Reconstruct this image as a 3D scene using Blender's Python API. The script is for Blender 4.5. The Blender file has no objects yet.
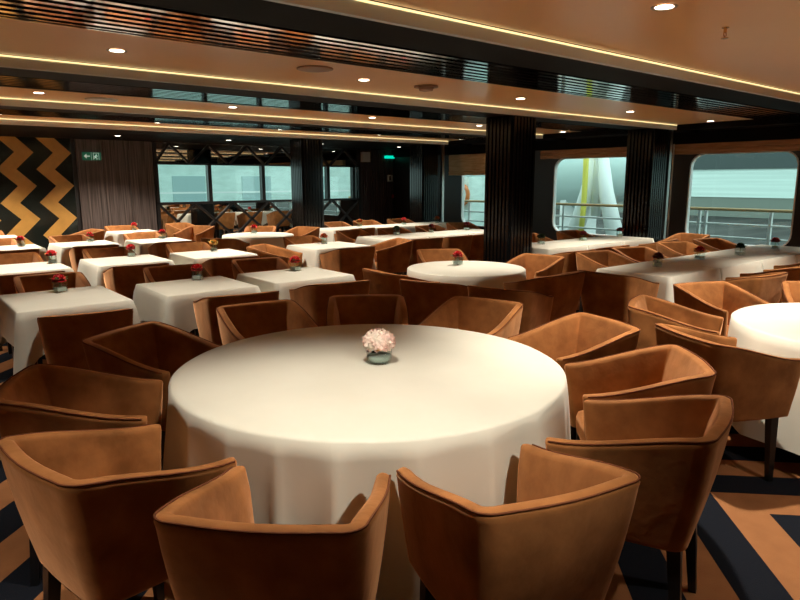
import bpy, bmesh, math, random
from mathutils import Vector, Matrix
from math import sin, cos, pi, radians as R

random.seed(7)
S = bpy.context.scene
C = bpy.context.collection

# ------------------------------------------------------------------ camera
cd = bpy.data.cameras.new('camera')
cam = bpy.data.objects.new('camera', cd); C.objects.link(cam)
cd.sensor_width = 36; cd.lens = 36 * 637.4 / 800
cd.clip_start = 0.05; cd.clip_end = 400
yaw, pitch, roll = 0.6814, 0.1849, -0.0019
F = Vector((sin(yaw) * cos(pitch), cos(yaw) * cos(pitch), -sin(pitch)))
Rt = Vector((cos(yaw), -sin(yaw), 0)); U = Rt.cross(F)
R2 = cos(roll) * Rt + sin(roll) * U; U2 = -sin(roll) * Rt + cos(roll) * U
m = Matrix((R2, U2, -F)).transposed().to_4x4(); m.translation = (0, 0, 1.6)
cam.matrix_world = m
S.camera = cam

# ------------------------------------------------------------------ world
w = bpy.data.worlds.new('sky'); S.world = w; w.use_nodes = True
wb = w.node_tree.nodes['Background']
wb.inputs[0].default_value = (0.62, 0.86, 0.82, 1); wb.inputs[1].default_value = 2.1

S.view_settings.view_transform = 'Standard'; S.view_settings.look = 'None'
S.view_settings.exposure = 0.16; S.view_settings.gamma = 1.0
S.view_settings.use_curve_mapping = False
S.cycles.max_bounces = 7; S.cycles.diffuse_bounces = 5; S.cycles.glossy_bounces = 4
S.cycles.transparent_max_bounces = 8; S.cycles.transmission_bounces = 4
S.cycles.caustics_reflective = False; S.cycles.caustics_refractive = False
S.cycles.sample_clamp_indirect = 4.0
S.cycles.use_denoising = True

# ------------------------------------------------------------------ materials
def mat(name, col, rough=0.6, metal=0.0, spec=0.5, ior=None, coat=0.0, sheen=0.0, sheen_col=None, emit=None, es=0.0, trans=0.0):
    x = bpy.data.materials.new(name); x.use_nodes = True
    b = x.node_tree.nodes['Principled BSDF']
    b.inputs['Base Color'].default_value = (*col, 1)
    b.inputs['Roughness'].default_value = rough
    b.inputs['Metallic'].default_value = metal
    b.inputs['Specular IOR Level'].default_value = spec
    if ior: b.inputs['IOR'].default_value = ior
    b.inputs['Coat Weight'].default_value = coat; b.inputs['Coat Roughness'].default_value = 0.08
    b.inputs['Sheen Weight'].default_value = sheen
    b.inputs['Sheen Roughness'].default_value = 0.4
    if sheen_col: b.inputs['Sheen Tint'].default_value = (*sheen_col, 1)
    b.inputs['Transmission Weight'].default_value = trans
    if emit:
        b.inputs['Emission Color'].default_value = (*emit, 1); b.inputs['Emission Strength'].default_value = es
    return x

def nodes(x): return x.node_tree.nodes, x.node_tree.links, x.node_tree.nodes['Principled BSDF']

def noise_col(x, c1, c2, scale=(1, 1, 1), nscale=8.0, detail=3.0, bump=0.0, bscale=None, lo=0.35, hi=0.65, coord='Object'):
    n, l, b = nodes(x)
    tc = n.new('ShaderNodeTexCoord'); mp = n.new('ShaderNodeMapping'); mp.inputs['Scale'].default_value = scale
    l.new(tc.outputs[coord], mp.inputs[0])
    nz = n.new('ShaderNodeTexNoise'); nz.inputs['Scale'].default_value = nscale; nz.inputs['Detail'].default_value = detail
    l.new(mp.outputs[0], nz.inputs['Vector'])
    cr = n.new('ShaderNodeValToRGB')
    cr.color_ramp.elements[0].position = lo; cr.color_ramp.elements[0].color = (*c1, 1)
    cr.color_ramp.elements[1].position = hi; cr.color_ramp.elements[1].color = (*c2, 1)
    l.new(nz.outputs['Fac'], cr.inputs[0]); l.new(cr.outputs[0], b.inputs['Base Color'])
    if bump:
        n2 = n.new('ShaderNodeTexNoise'); n2.inputs['Scale'].default_value = bscale or nscale * 3; n2.inputs['Detail'].default_value = 3
        l.new(mp.outputs[0], n2.inputs['Vector'])
        bp = n.new('ShaderNodeBump'); bp.inputs['Strength'].default_value = bump; bp.inputs['Distance'].default_value = 0.01
        l.new(n2.outputs['Fac'], bp.inputs['Height']); l.new(bp.outputs[0], b.inputs['Normal'])
    return x

M = {}
M['velvet'] = noise_col(mat('rust velvet', (0.3, 0.11, 0.035), 0.8, spec=0.15, sheen=0.7, sheen_col=(1.0, 0.52, 0.26)),
                        (0.215, 0.083, 0.023), (0.42, 0.172, 0.054), nscale=7, detail=5, bump=0.35, bscale=14, lo=0.3, hi=0.7)
M['piping'] = mat('velvet piping', (0.16, 0.05, 0.018), 0.8, spec=0.2)
M['blackwood'] = mat('black lacquered wood', (0.008, 0.008, 0.009), 0.3)
M['cloth'] = noise_col(mat('cream table linen', (0.8, 0.76, 0.68), 0.75, spec=0.25, sheen=0.15), (0.72, 0.71, 0.61), (0.76, 0.75, 0.65), nscale=3, bump=0.25, bscale=6)
M['board'] = mat('table board', (0.12, 0.07, 0.04), 0.6)
M['brown_ceiling'] = noise_col(mat('bronze lacquer ceiling', (0.30, 0.15, 0.06), 0.3, spec=0.5, ior=1.6), (0.88, 0.50, 0.20), (0.94, 0.54, 0.22), nscale=0.8)
M['soffit'] = mat('black gloss soffit', (0.006, 0.005, 0.005), 0.6, spec=0.06, ior=1.4)
M['slat'] = mat('polished dark steel louvre', (0.92, 0.88, 0.88), 0.07, metal=1.0)
M['void'] = mat('louvre backing', (0.003, 0.003, 0.003), 0.9, spec=0.0)
M['fascia'] = mat('warm grey fascia', (0.74, 0.88, 0.96), 0.5)
M['led'] = mat('warm strip light', (1, 0.8, 0.4), 0.5, emit=(1.0, 0.76, 0.38), es=1.2)
M['lamp'] = mat('lamp face', (1, 1, 1), 0.5, emit=(1.0, 0.9, 0.75), es=12)
M['ring'] = mat('satin lamp ring', (0.55, 0.45, 0.36), 0.35, metal=0.7)
M['chrome'] = mat('brushed steel', (0.55, 0.54, 0.52), 0.3, metal=1.0)
M['brass'] = mat('brass', (0.75, 0.45, 0.18), 0.25, metal=1.0)
M['mirror'] = mat('mirror', (0.72, 0.74, 0.72), 0.015, metal=1.0)
M['frame'] = mat('black screen frame', (0.012, 0.011, 0.011), 0.35)
M['column'] = mat('black ribbed lacquer', (0.006, 0.006, 0.006), 0.18, ior=1.55)
M['darkwall'] = noise_col(mat('dark oak slats', (0.03, 0.022, 0.02), 0.4), (0.030, 0.021, 0.020), (0.090, 0.068, 0.064), scale=(14, 14, 0.6), nscale=2)
M['wood'] = noise_col(mat('striped ebony veneer', (0.05, 0.035, 0.03), 0.28, ior=1.5), (0.028, 0.020, 0.018), (0.14, 0.11, 0.10), scale=(26, 26, 0.7), nscale=1.5, detail=5)
M['wall'] = mat('dark wall', (0.012, 0.010, 0.010), 0.45)
M['sidewall'] = mat('brown wall', (0.06, 0.035, 0.02), 0.6)
M['blind'] = noise_col(mat('tan blind fabric', (0.35, 0.18, 0.09), 0.8), (0.36, 0.18, 0.085), (0.48, 0.26, 0.13), scale=(1, 1, 12), nscale=3)
M['beigeblind'] = noise_col(mat('straw blind fabric', (0.5, 0.34, 0.18), 0.8), (0.50, 0.32, 0.14), (0.66, 0.48, 0.27), scale=(1, 1, 14), nscale=3)
M['white'] = mat('white paint', (0.85, 0.88, 0.87), 0.45)
M['tan'] = mat('varnished handrail', (0.55, 0.35, 0.16), 0.45)
M['green_sign'] = mat('green sign', (0.01, 0.12, 0.06), 0.4, emit=(0.02, 0.30, 0.16), es=0.12)
M['sign_white'] = mat('sign white', (0.8, 0.9, 0.85), 0.4, emit=(0.6, 0.9, 0.8), es=0.25)
M['green_lit'] = mat('lit green sign', (0.0, 0.5, 0.35), 0.4, emit=(0.0, 0.75, 0.5), es=0.9)
M['deck'] = mat('deck paint', (0.13, 0.16, 0.15), 0.6)
M['quay'] = noise_col(mat('quay asphalt', (0.1, 0.1, 0.09), 0.9), (0.010, 0.010, 0.009), (0.05, 0.05, 0.045), nscale=0.3, scale=(0.4, 3, 1))
M['shed'] = noise_col(mat('pale shed cladding', (0.65, 0.8, 0.76), 0.7), (0.60, 0.74, 0.70), (0.72, 0.86, 0.82), scale=(1, 0.05, 3), nscale=2)
M['shed_dark'] = mat('shed eaves', (0.05, 0.07, 0.07), 0.6)
M['shed_grey'] = mat('shed plinth', (0.2, 0.23, 0.2), 0.7)
M['yellow'] = mat('yellow hose', (0.8, 0.72, 0.12), 0.5)
M['orange'] = mat('orange lifebuoy', (0.7, 0.2, 0.05), 0.5)
M['rose'] = mat('red rose', (0.75, 0.02, 0.03), 0.5, sheen=0.3)
M['rose_orange'] = mat('orange rose', (0.62, 0.16, 0.05), 0.55)
M['rose_dark'] = mat('dark red rose', (0.20, 0.008, 0.012), 0.55)
M['rose_yellow'] = mat('yellow bloom', (0.7, 0.38, 0.08), 0.55)
M['petal_pink'] = noise_col(mat('pink hydrangea', (0.85, 0.6, 0.52), 0.6), (0.92, 0.62, 0.55), (0.95, 0.86, 0.74), nscale=14)
M['leaf'] = noise_col(mat('leaf', (0.05, 0.13, 0.03), 0.5), (0.06, 0.17, 0.03), (0.18, 0.34, 0.07), nscale=20)
M['leaf_dark'] = mat('dark leaf', (0.02, 0.05, 0.015), 0.5)
M['water'] = mat('vase moss and water', (0.62, 0.70, 0.64), 0.2)
M['plastic'] = mat('white plastic', (0.6, 0.62, 0.6), 0.5)
M['red'] = mat('red plastic', (0.4, 0.02, 0.02), 0.4)
M['disc'] = mat('bronze speaker disc', (0.25, 0.12, 0.05), 0.45)

def glass(name, tint, f=0.12, rough=0.02):
    x = bpy.data.materials.new(name); x.use_nodes = True
    n, l = x.node_tree.nodes, x.node_tree.links
    n.remove(n['Principled BSDF'])
    o = n['Material Output']; t = n.new('ShaderNodeBsdfTransparent'); t.inputs[0].default_value = (*tint, 1)
    g = n.new('ShaderNodeBsdfGlossy'); g.inputs['Roughness'].default_value = rough
    lw = n.new('ShaderNodeLayerWeight'); lw.inputs[0].default_value = 0.5
    pw = n.new('ShaderNodeMath'); pw.operation = 'POWER'; l.new(lw.outputs['Facing'], pw.inputs[0]); pw.inputs[1].default_value = 4.0
    fr = n.new('ShaderNodeMath'); fr.operation = 'MULTIPLY_ADD'; l.new(pw.outputs[0], fr.inputs[0]); fr.inputs[1].default_value = 0.7; fr.inputs[2].default_value = 0.04
    mx = n.new('ShaderNodeMixShader')
    l.new(fr.outputs[0], mx.inputs[0]); l.new(t.outputs[0], mx.inputs[1]); l.new(g.outputs[0], mx.inputs[2]); l.new(mx.outputs[0], o.inputs[0])
    return x
M['pane'] = glass('window glass', (0.93, 0.97, 0.96))
M['vaseglass'] = glass('vase glass', (0.94, 0.98, 0.97))

def zigzag_material(name, axis_u, axis_v, wave, period, width, offset, c_on, c_off, rough_on, rough_off, u0=0.0, v_sign=1, metal_on=0.0, fuzz=None):
    """stripes of constant width along a 45 degree zigzag: f = v + |tri(u)|"""
    x = bpy.data.materials.new(name); x.use_nodes = True
    n, l, b = nodes(x)
    tc = n.new('ShaderNodeTexCoord'); sp = n.new('ShaderNodeSeparateXYZ'); l.new(tc.outputs['Object'], sp.inputs[0])
    def mth(op, a, bb=None):
        k = n.new('ShaderNodeMath'); k.operation = op
        for i, v in enumerate((a, bb)):
            if v is None: continue
            if isinstance(v, (int, float)): k.inputs[i].default_value = v
            else: l.new(v, k.inputs[i])
        return k.outputs[0]
    u = mth('SUBTRACT', sp.outputs[axis_u], u0)
    t = mth('PINGPONG', mth('ADD', u, wave * 100), wave)
    f = mth('SUBTRACT', mth('ADD', sp.outputs[axis_v], mth('MULTIPLY', t, v_sign)), offset)
    fr = mth('MODULO', mth('ADD', f, period * 200), period)
    on = mth('LESS_THAN', fr, width)
    mx = n.new('ShaderNodeMix'); mx.data_type = 'RGBA'
    l.new(on, mx.inputs[0]); mx.inputs[6].default_value = (*c_off, 1)
    nz = n.new('ShaderNodeTexNoise'); nz.inputs['Scale'].default_value = 9; nz.inputs['Detail'].default_value = 4
    l.new(tc.outputs['Object'], nz.inputs['Vector'])
    cr = n.new('ShaderNodeMix'); cr.data_type = 'RGBA'
    l.new(nz.outputs['Fac'], cr.inputs[0]); cr.inputs[6].default_value = (*[q * 0.8 for q in c_on], 1); cr.inputs[7].default_value = (*[q * 1.2 for q in c_on], 1)
    l.new(cr.outputs[2], mx.inputs[7]); l.new(mx.outputs[2], b.inputs['Base Color'])
    rr = mth('ADD', mth('MULTIPLY', on, rough_on - rough_off), rough_off); l.new(rr, b.inputs['Roughness'])
    if metal_on: l.new(mth('MULTIPLY', on, metal_on), b.inputs['Metallic'])
    if fuzz:
        n2 = n.new('ShaderNodeTexNoise'); n2.inputs['Scale'].default_value = fuzz
        l.new(tc.outputs['Object'], n2.inputs['Vector'])
        bp = n.new('ShaderNodeBump'); bp.inputs['Strength'].default_value = 0.3; bp.inputs['Distance'].default_value = 0.01
        l.new(n2.outputs['Fac'], bp.inputs['Height']); l.new(bp.outputs[0], b.inputs['Normal'])
        b.inputs['Specular IOR Level'].default_value = 0.1
    return x
M['carpet'] = zigzag_material('zigzag carpet', 0, 1, 1.2, 0.585, 0.29, 1.09, (0.36, 0.155, 0.062), (0.010, 0.012, 0.018), 0.95, 0.95, u0=3.2, fuzz=160)
M['chevron'] = zigzag_material('gold zigzag mosaic', 2, 0, 0.295, 0.61, 0.30, 1.97, (0.50, 0.26, 0.06), (0.008, 0.012, 0.010), 0.4, 0.15, u0=2.11 - 0.295 * 20, v_sign=1, metal_on=0.1)

# ------------------------------------------------------------------ helpers
def obj(name, bm, m_, parent=None, smooth=False, loc=None):
    me = bpy.data.meshes.new(name)
    bmesh.ops.recalc_face_normals(bm, faces=bm.faces)
    bm.to_mesh(me); bm.free()
    if smooth:
        for p in me.polygons: p.use_smooth = True
    me.materials.append(m_)
    o = bpy.data.objects.new(name, me); C.objects.link(o)
    if parent: o.parent = parent
    if loc: o.location = loc
    return o
def tag(o, label, cat=None, group=None):
    o['label'] = label
    if cat: o['category'] = cat
    if group: o['group'] = group
    return o
def thing(name, label, cat, loc=(0, 0, 0), rz=0, group=None):
    o = bpy.data.objects.new(name, None); C.objects.link(o); o.empty_display_size = 0.1
    o.location = loc; o.rotation_euler = (0, 0, rz)
    return tag(o, label, cat, group)
def struct(name, bm, m_, parent=None, smooth=False):
    o = obj(name, bm, m_, parent, smooth)
    if not parent: o['kind'] = 'structure'
    return o
def box(bm, x0, x1, y0, y1, z0, z1, bev=0):
    v = [bm.verts.new((x, y, z)) for x in (x0, x1) for y in (y0, y1) for z in (z0, z1)]
    fs = [(0, 1, 3, 2), (4, 6, 7, 5), (0, 4, 5, 1), (2, 3, 7, 6), (0, 2, 6, 4), (1, 5, 7, 3)]
    f = [bm.faces.new([v[i] for i in q]) for q in fs]
    if bev:
        es = {e for q in f for e in q.edges}
        bmesh.ops.bevel(bm, geom=list(es), offset=bev, segments=2, affect='EDGES')
    return v
def boxes(*l):
    bm = bmesh.new()
    for b in l: box(bm, *b)
    return bm
def ring_loft(bm, rings, closed=True, cap0=False, cap1=False):
    vs = [[bm.verts.new(p) for p in r] for r in rings]
    n = len(vs[0])
    for a, b in zip(vs, vs[1:]):
        for i in range(n if closed else n - 1):
            j = (i + 1) % n
            bm.faces.new((a[i], a[j], b[j], b[i]))
    if cap0: bm.faces.new(vs[0][::-1])
    if cap1: bm.faces.new(vs[-1])
    return vs
def lathe(bm, prof, n=24, c=(0, 0, 0), cap0=True, cap1=True):
    return ring_loft(bm, [[(c[0] + r * cos(2 * pi * i / n), c[1] + r * sin(2 * pi * i / n), c[2] + z) for i in range(n)] for r, z in prof], True, cap0, cap1)
def tube(bm, pts, r, n=8, r1=None):
    rings = []
    for k, p in enumerate(pts):
        p = Vector(p)
        a = Vector(pts[max(k - 1, 0)]); b = Vector(pts[min(k + 1, len(pts) - 1)])
        d = (b - a).normalized()
        up = Vector((0, 0, 1)) if abs(d.z) < 0.9 else Vector((1, 0, 0))
        s = d.cross(up).normalized(); t = s.cross(d)
        rr = r if r1 is None else r + (r1 - r) * k / (len(pts) - 1)
        rings.append([p + rr * (cos(2 * pi * i / n) * s + sin(2 * pi * i / n) * t) for i in range(n)])
    ring_loft(bm, rings, True, True, True)
def copy_tree(o, parent=None):
    c = o.copy(); C.objects.link(c); c.parent = parent
    for ch in list(o.children): copy_tree(ch, c)
    return c
def grid_quad(bm, x0, x1, y0, y1, z, nx=1, ny=1):
    bmesh.ops.create_grid
    v = [[bm.verts.new((x0 + (x1 - x0) * i / nx, y0 + (y1 - y0) * j / ny, z)) for j in range(ny + 1)] for i in range(nx + 1)]
    for i in range(nx):
        for j in range(ny): bm.faces.new((v[i][j], v[i + 1][j], v[i + 1][j + 1], v[i][j + 1]))

# ------------------------------------------------------------------ structure
XL, XR, YF, YB = -4.0, 10.5, -4.5, 13.2
ZC, ZS = 2.445, 2.37          # bronze panel height, black soffit height
struct('floor', boxes((XL, XR, YF, YB, -0.1, 0)), M['carpet'])
struct('wall_left', boxes((XL - 0.15, XL, YF, YB, 0, 2.8)), M['sidewall'])
struct('wall_front', boxes((XL, XR, YF - 0.15, YF, 0, 2.8)), M['sidewall'])
struct('ceiling', boxes((XL - 0.15, XR + 0.2, YF - 0.15, YB + 0.2, 2.72, 2.85)), M['void'])

steps = [0.02, 2.61, 5.21, 7.80, 10.35]
panels = [(YF, -2.95)]
bm = bmesh.new()
soff = bmesh.new(); fas = bmesh.new(); sl = bmesh.new(); vd = bmesh.new()
steps = [-2.57] + steps
trim_n = [0]
def trim(bm, m_, smooth=False):
    trim_n[0] += 1
    return struct('trim_%d' % trim_n[0], bm, m_, None, smooth)
for i, y in enumerate(steps):
    prev = YF if i == 0 else steps[i - 1] + 1.09
    XE = 9.75
    box(bm, XL, XR, prev, y - 0.012, ZC, 2.72)                          # bronze panel
    # black soffit (0.5 m), louvres (0.72 m)
    trim(boxes((XL, XE, y, y + 0.035, ZS - 0.005, ZC - 0.013)), M['fascia'])      # vertical fascia lit by the strip
    so = boxes((XL, XR, y + 0.035, y + 0.45, ZS, 2.72)) if i < 5 else boxes((XL, XR, y + 0.035, YB, ZS, 2.72))
    trim(so, M['soffit'])
    if i < 5:
        ls = bmesh.new()
        n = 7
        for k in range(n):
            ya = y + 0.45 + k * 0.64 / n
            box(ls, XL, XR, ya + 0.046, ya + 0.086, ZS, ZS + 0.05)
        box(ls, XL, XR, y + 1.077, y + 1.09, ZS - 0.004, 2.72)
        trim(ls, M['slat'])
        trim(boxes((XL, XR, y + 0.45, y + 1.077, ZS + 0.12, 2.72)), M['void'])
    bl = obj('cove_light', boxes((XL, XE, y - 0.004, y + 0.03, ZC - 0.012, ZC - 0.003)), M['led'])
    names = ['cove strip light behind the camera, furthest from the back wall', 'cove strip light overhead just behind the camera',
             'long warm strip light on the nearest ceiling step, upper right', 'warm strip light on the second ceiling step from the camera',
             'warm strip light on the third ceiling step from the camera', 'warm strip light on the ceiling step nearest the back wall']
    tag(bl, names[i], 'strip light')
struct('ceiling.001', bm, M['brown_ceiling'])
trim(boxes((9.75, 9.81, YF, YB, ZS - 0.015, 2.72)), M['soffit'])

# ---- right window wall with rounded openings
def rrect(y0, y1, z0, z1, r, n=6):
    pts = []
    for cy, cz, a0 in ((y1 - r, z1 - r, 0), (y0 + r, z1 - r, 90), (y0 + r, z0 + r, 180), (y1 - r, z0 + r, 270)):
        for k in range(n + 1):
            a = R(a0 + 90 * k / n); pts.append((cy + r * cos(a), cz + r * sin(a)))
    return pts
def orect(y0, y1, z0, z1, n=6):
    pts = []
    for cy, cz, a0 in ((y1, z1, 0), (y0, z1, 90), (y0, z0, 180), (y1, z0, 270)):
        pts += [(cy, cz)] * (n + 1)
    return pts
wins = [(3.70, 5.33), (6.35, 8.08), (9.05, 10.68)]
WZ0, WZ1 = 0.58, 2.03
bm = bmesh.new()
def hole_bay(bm, ya, yb, y0, y1):
    inn = rrect(y0, y1, WZ0, WZ1, 0.22); n = len(inn)
    q = [(yb, 2.72), (ya, 2.72), (ya, 0), (yb, 0)]
    for X, flip in ((XR, 1), (XR + 0.06, 0)):
        iv = [bm.verts.new((X, a, b)) for a, b in inn]; ov = [bm.verts.new((X, a, b)) for a, b in q]
        for c in range(4):
            for k in range(6): bm.faces.new((iv[c * 7 + k], iv[c * 7 + k + 1], ov[c]))
            bm.faces.new((iv[c * 7 + 6], iv[(c * 7 + 7) % n], ov[(c + 1) % 4], ov[c]))
edges_ = [2.8, 5.84, 8.56, YB]
for (y0, y1), ya, yb in zip(wins, edges_, edges_[1:]): hole_bay(bm, ya, yb, y0, y1)
box(bm, XR, XR + 0.06, YF, 2.8, 0, 2.72)
struct('wall_right', bm, M['wall'])
for i, (y0, y1) in enumerate(wins):
    bm = bmesh.new()
    o_ = rrect(y0 - 0.0, y1 + 0.0, WZ0, WZ1, 0.22); i_ = rrect(y0 + 0.02, y1 - 0.02, WZ0 + 0.02, WZ1 - 0.02, 0.2)
    loops = [[(XR + d, a, b) for a, b in pp] for d, pp in ((0.0, o_), (-0.012, o_), (-0.012, i_), (0.07, i_), (0.07, o_))]
    ring_loft(bm, loops)
    wf = struct('window_%d' % (i + 1), bm, M['white'])
    bm = bmesh.new(); vs = [bm.verts.new((XR + 0.03, a, b)) for a, b in rrect(y0 + 0.018, y1 - 0.018, WZ0 + 0.018, WZ1 - 0.018, 0.2)]
    bm.faces.new(vs); obj('pane', bm, M['pane'], wf)

# dark shiny bulkhead strip over the windows
trim(boxes((10.40, XR, YF, YB, 2.19, 2.37)), M['soffit'])

def blind(y0, y1, m_, label, z0=2.02, z1=2.18):
    bm = bmesh.new(); n = 40
    prof = [(XR - 0.015 - a, z) for a, z in ((0, z1), (0.10, z1), (0.11, z1 - 0.05), (0.095, z0 + 0.09), (0.115, z0 + 0.06), (0.10, z0 + 0.03), (0.11, z0), (0, z0))]
    ring_loft(bm, [[(x + (0.004 * sin(k * 1.3) if 0 < j < 7 else 0), y0 + (y1 - y0) * k / n, z + (0.004 * sin(k * 0.7) if j > 2 else 0)) for j, (x, z) in enumerate(prof)] for k in range(n + 1)], True, True, True)
    t = obj('roman_blind', bm, m_); tag(t, label, 'blind')
blind(3.5, 5.66, M['blind'], 'tan roman blind pulled up over the right-hand window')
blind(6.2, 8.35, M['blind'], 'tan roman blind pulled up over the middle window with the boat davit')
blind(8.9, 11.0, M['beigeblind'], 'straw coloured roman blind over the far window behind the black column', 1.72, 2.18)

def post(x, y, label, w_=0.03, z1=2.37):
    bm = boxes((x - w_, x + w_, y - w_, y + w_, 0.0, z1))
    tag(obj('metal_post', bm, M['chrome']), label, 'post')
post(9.70, 5.28, 'slim steel post between the ribbed column and the right-hand window')
post(10.36, 5.56, 'thin steel post just left of the right-hand window blind', 0.010, 2.19)
post(9.72, 10.50, 'slim steel post left of the far window with the straw blind')

# ---- back wall: chevron panel, veneer doors, glazed mirror screen, slatted wall
panes = [(4.46, 5.47), (5.55, 6.71), (6.79, 7.75), (7.83, 8.42), (8.50, 9.17), (9.24, 9.32)]
PZ0, PZ1 = 1.18, 1.93
bm = bmesh.new()
box(bm, XL, 4.42, YB, YB + 0.06, 0, 2.72); box(bm, 9.36, XR + 0.06, YB, YB + 0.06, 0, 2.72)
box(bm, 4.42, 9.36, YB, YB + 0.06, 0, PZ0); box(bm, 4.42, 9.36, YB, YB + 0.06, PZ1, 2.72)
px = [4.42] + [v for p_ in panes for v in p_] + [9.36]
for a, b in zip(px[::2], px[1::2]): box(bm, a, b, YB, YB + 0.06, PZ0, PZ1)
struct('wall_back', bm, M['wall'])
tag(obj('zigzag_panel', boxes((XL, 2.885, YB - 0.04, YB - 0.002, 0.0, 2.37)), M['chevron']), 'black mosaic wall panel with gold zigzag bands at far left', 'wall panel')
t = thing('veneer_cupboard', 'striped dark wood veneer doors between the gold zigzag and the glazed screen', 'cupboard', (2.96, YB, 0))
for k in range(3):
    x = 0.0 + k * 0.463
    obj('door', boxes((x + 0.003, x + 0.460, -0.05, -0.004, 0.02, 2.37)), M['wood'], t)
obj('plinth', boxes((0, 1.385, -0.03, -0.004, 0, 0.02)), M['blackwood'], t)

scr = thing('glazed_mirror_screen', 'black framed screen of mirror bands, cross braces and bright panes on back wall', 'screen', (4.40, YB, 0))
X0s = 4.40
def sx(x): return x - X0s
obj('mirror', boxes((0.0, 4.97, -0.012, -0.004, 0.02, PZ0 - 0.04)), M['mirror'], scr)
obj('mirror', boxes((0.0, 4.97, -0.012, -0.004, PZ1 + 0.03, 2.38)), M['mirror'], scr)
fr = bmesh.new()
for z0, z1 in ((0, 0.03), (PZ0 - 0.05, PZ0 + 0.0), (PZ1, PZ1 + 0.035), (2.36, 2.42)): box(fr, -0.03, 5.00, -0.06, -0.002, z0, z1)
box(fr, -0.03, 0.03, -0.06, -0.002, 0, 2.42); box(fr, 4.94, 5.00, -0.06, -0.002, 0, 2.42)
for a, b in zip(panes, panes[1:]): box(fr, sx(a[1]), sx(b[0]), -0.06, -0.002, PZ0, PZ1)
obj('frame', fr, M['frame'], scr)
def bar(bm, p, q, w_=0.022):
    p = Vector(p); q = Vector(q); d = (q - p).normalized(); s = Vector((-d.z, 0, d.x)) * w_; t_ = Vector((0, 0.018, 0))
    rings = [[e - s - t_, e + s - t_, e + s + t_, e - s + t_] for e in (p, q)]
    ring_loft(bm, rings, True, True, True)
for k in range(6):
    xc = 0.35 + 0.85 * k; bm = bmesh.new(); x0, x1 = max(xc - 0.40, 0.02), min(xc + 0.40, 4.95)
    for za, zb in ((0.43, PZ0 - 0.05), (0.05, 0.43)):
        bar(bm, (x0, -0.03, za), (x1, -0.03, zb)); bar(bm, (x0, -0.03, zb), (x1, -0.03, za))
    obj('cross_brace', bm, M['frame'], scr)
    xm = 0.29 + 0.85 * k; bm = bmesh.new()
    bar(bm, (max(xm - 0.40, 0.01), -0.03, PZ1 + 0.04), (xm, -0.03, 2.35)); bar(bm, (xm, -0.03, 2.35), (min(xm + 0.40, 4.95), -0.03, PZ1 + 0.04))
    obj('triangle_brace', bm, M['frame'], scr)
for a, b in panes:
    obj('pane', boxes((sx(a) - 0.002, sx(b) + 0.002, 0.02, 0.028, PZ0 - 0.002, PZ1 + 0.002)), M['pane'], scr)
bm = bmesh.new()
for k in range(14): box(bm, 9.42 + k * 0.075, 9.42 + k * 0.075 + 0.05, YB - 0.05, YB - 0.002, 0, 2.4)
tag(obj('slatted_wall_panel', bm, M['darkwall']), 'dark vertical slat panel right of the glazed screen', 'wall panel')

def column(x, y, label, hw=0.21):
    t = thing('ribbed_column', label, 'column', (x, y, 0))
    bm = bmesh.new(); box(bm, -hw + 0.02, hw - 0.02, -hw + 0.02, hw - 0.02, 0.0, ZS)
    obj('core', bm, M['column'], t)
    bm = bmesh.new(); n = 7; p = 2 * hw / n
    for k in range(n):
        a = -hw + (k + 0.5) * p
        for sx_, sy_ in ((1, 0), (-1, 0), (0, 1), (0, -1)):
            g = p * 0.30
            if sx_: box(bm, sx_ * hw - 0.022, sx_ * hw + 0.022, a - g, a + g, 0.06, ZS - 0.01)
            else: box(bm, a - g, a + g, sy_ * hw - 0.022, sy_ * hw + 0.022, 0.06, ZS - 0.01)
    obj('ribs', bm, M['column'], t)
    obj('base', boxes((-hw - 0.03, hw + 0.03, -hw - 0.03, hw + 0.03, 0, 0.06)), M['blackwood'], t)
column(6.19, 5.45, 'large black ribbed column in the middle of the room')
column(9.36, 5.46, 'black ribbed column left of the right-hand window', 0.205)
column(9.40, 10.75, 'black ribbed column at the far corner beside the slim post')
column(6.36, 10.62, 'black ribbed column standing before the glazed screen', 0.21)

# ---- outside
struct('floor.001', boxes((XR + 0.06, 14.2, YF, 22, -0.1, 0.0)), M['deck'])
q = obj('quay', boxes((14.2, 90, -60, 120, -0.9, -0.7)), M['quay']); q['kind'] = 'structure'
t = thing('quay_warehouse', 'long pale warehouse with dark eaves beyond the deck railing', 'building', (42, 10, -0.7))
obj('wall', boxes((0, 6, -40, 32, 1.23, 2.99)), M['shed'], t)
obj('plinth', boxes((0.05, 6, -40, 32, 0, 1.23)), M['shed_grey'], t)
obj('eaves', boxes((-0.1, 6, -40, 32, 2.99, 6.5)), M['shed_dark'], t)
t = thing('deck_railing', 'white deck railing with a varnished handrail outside the windows', 'railing', (11.7, 0, 0))
bm = bmesh.new(); tube(bm, [(0, 0, 1.09), (0, 17, 1.09)], 0.028); obj('handrail', bm, M['tan'], t)
for z in (0.83, 0.60, 0.36, 0.14):
    bm = bmesh.new(); tube(bm, [(0, 0, z), (0, 17, z)], 0.02); obj('rail', bm, M['white'], t)
for y in (4.47, 5.57, 5.69, 7.2, 8.7, 10.2, 11.6, 12.9, 14.5, 16.1):
    bm = boxes((-0.03, 0.03, y - 0.022, y + 0.022, 0, 1.06)); obj('post', bm, M['white'], t)
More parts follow.
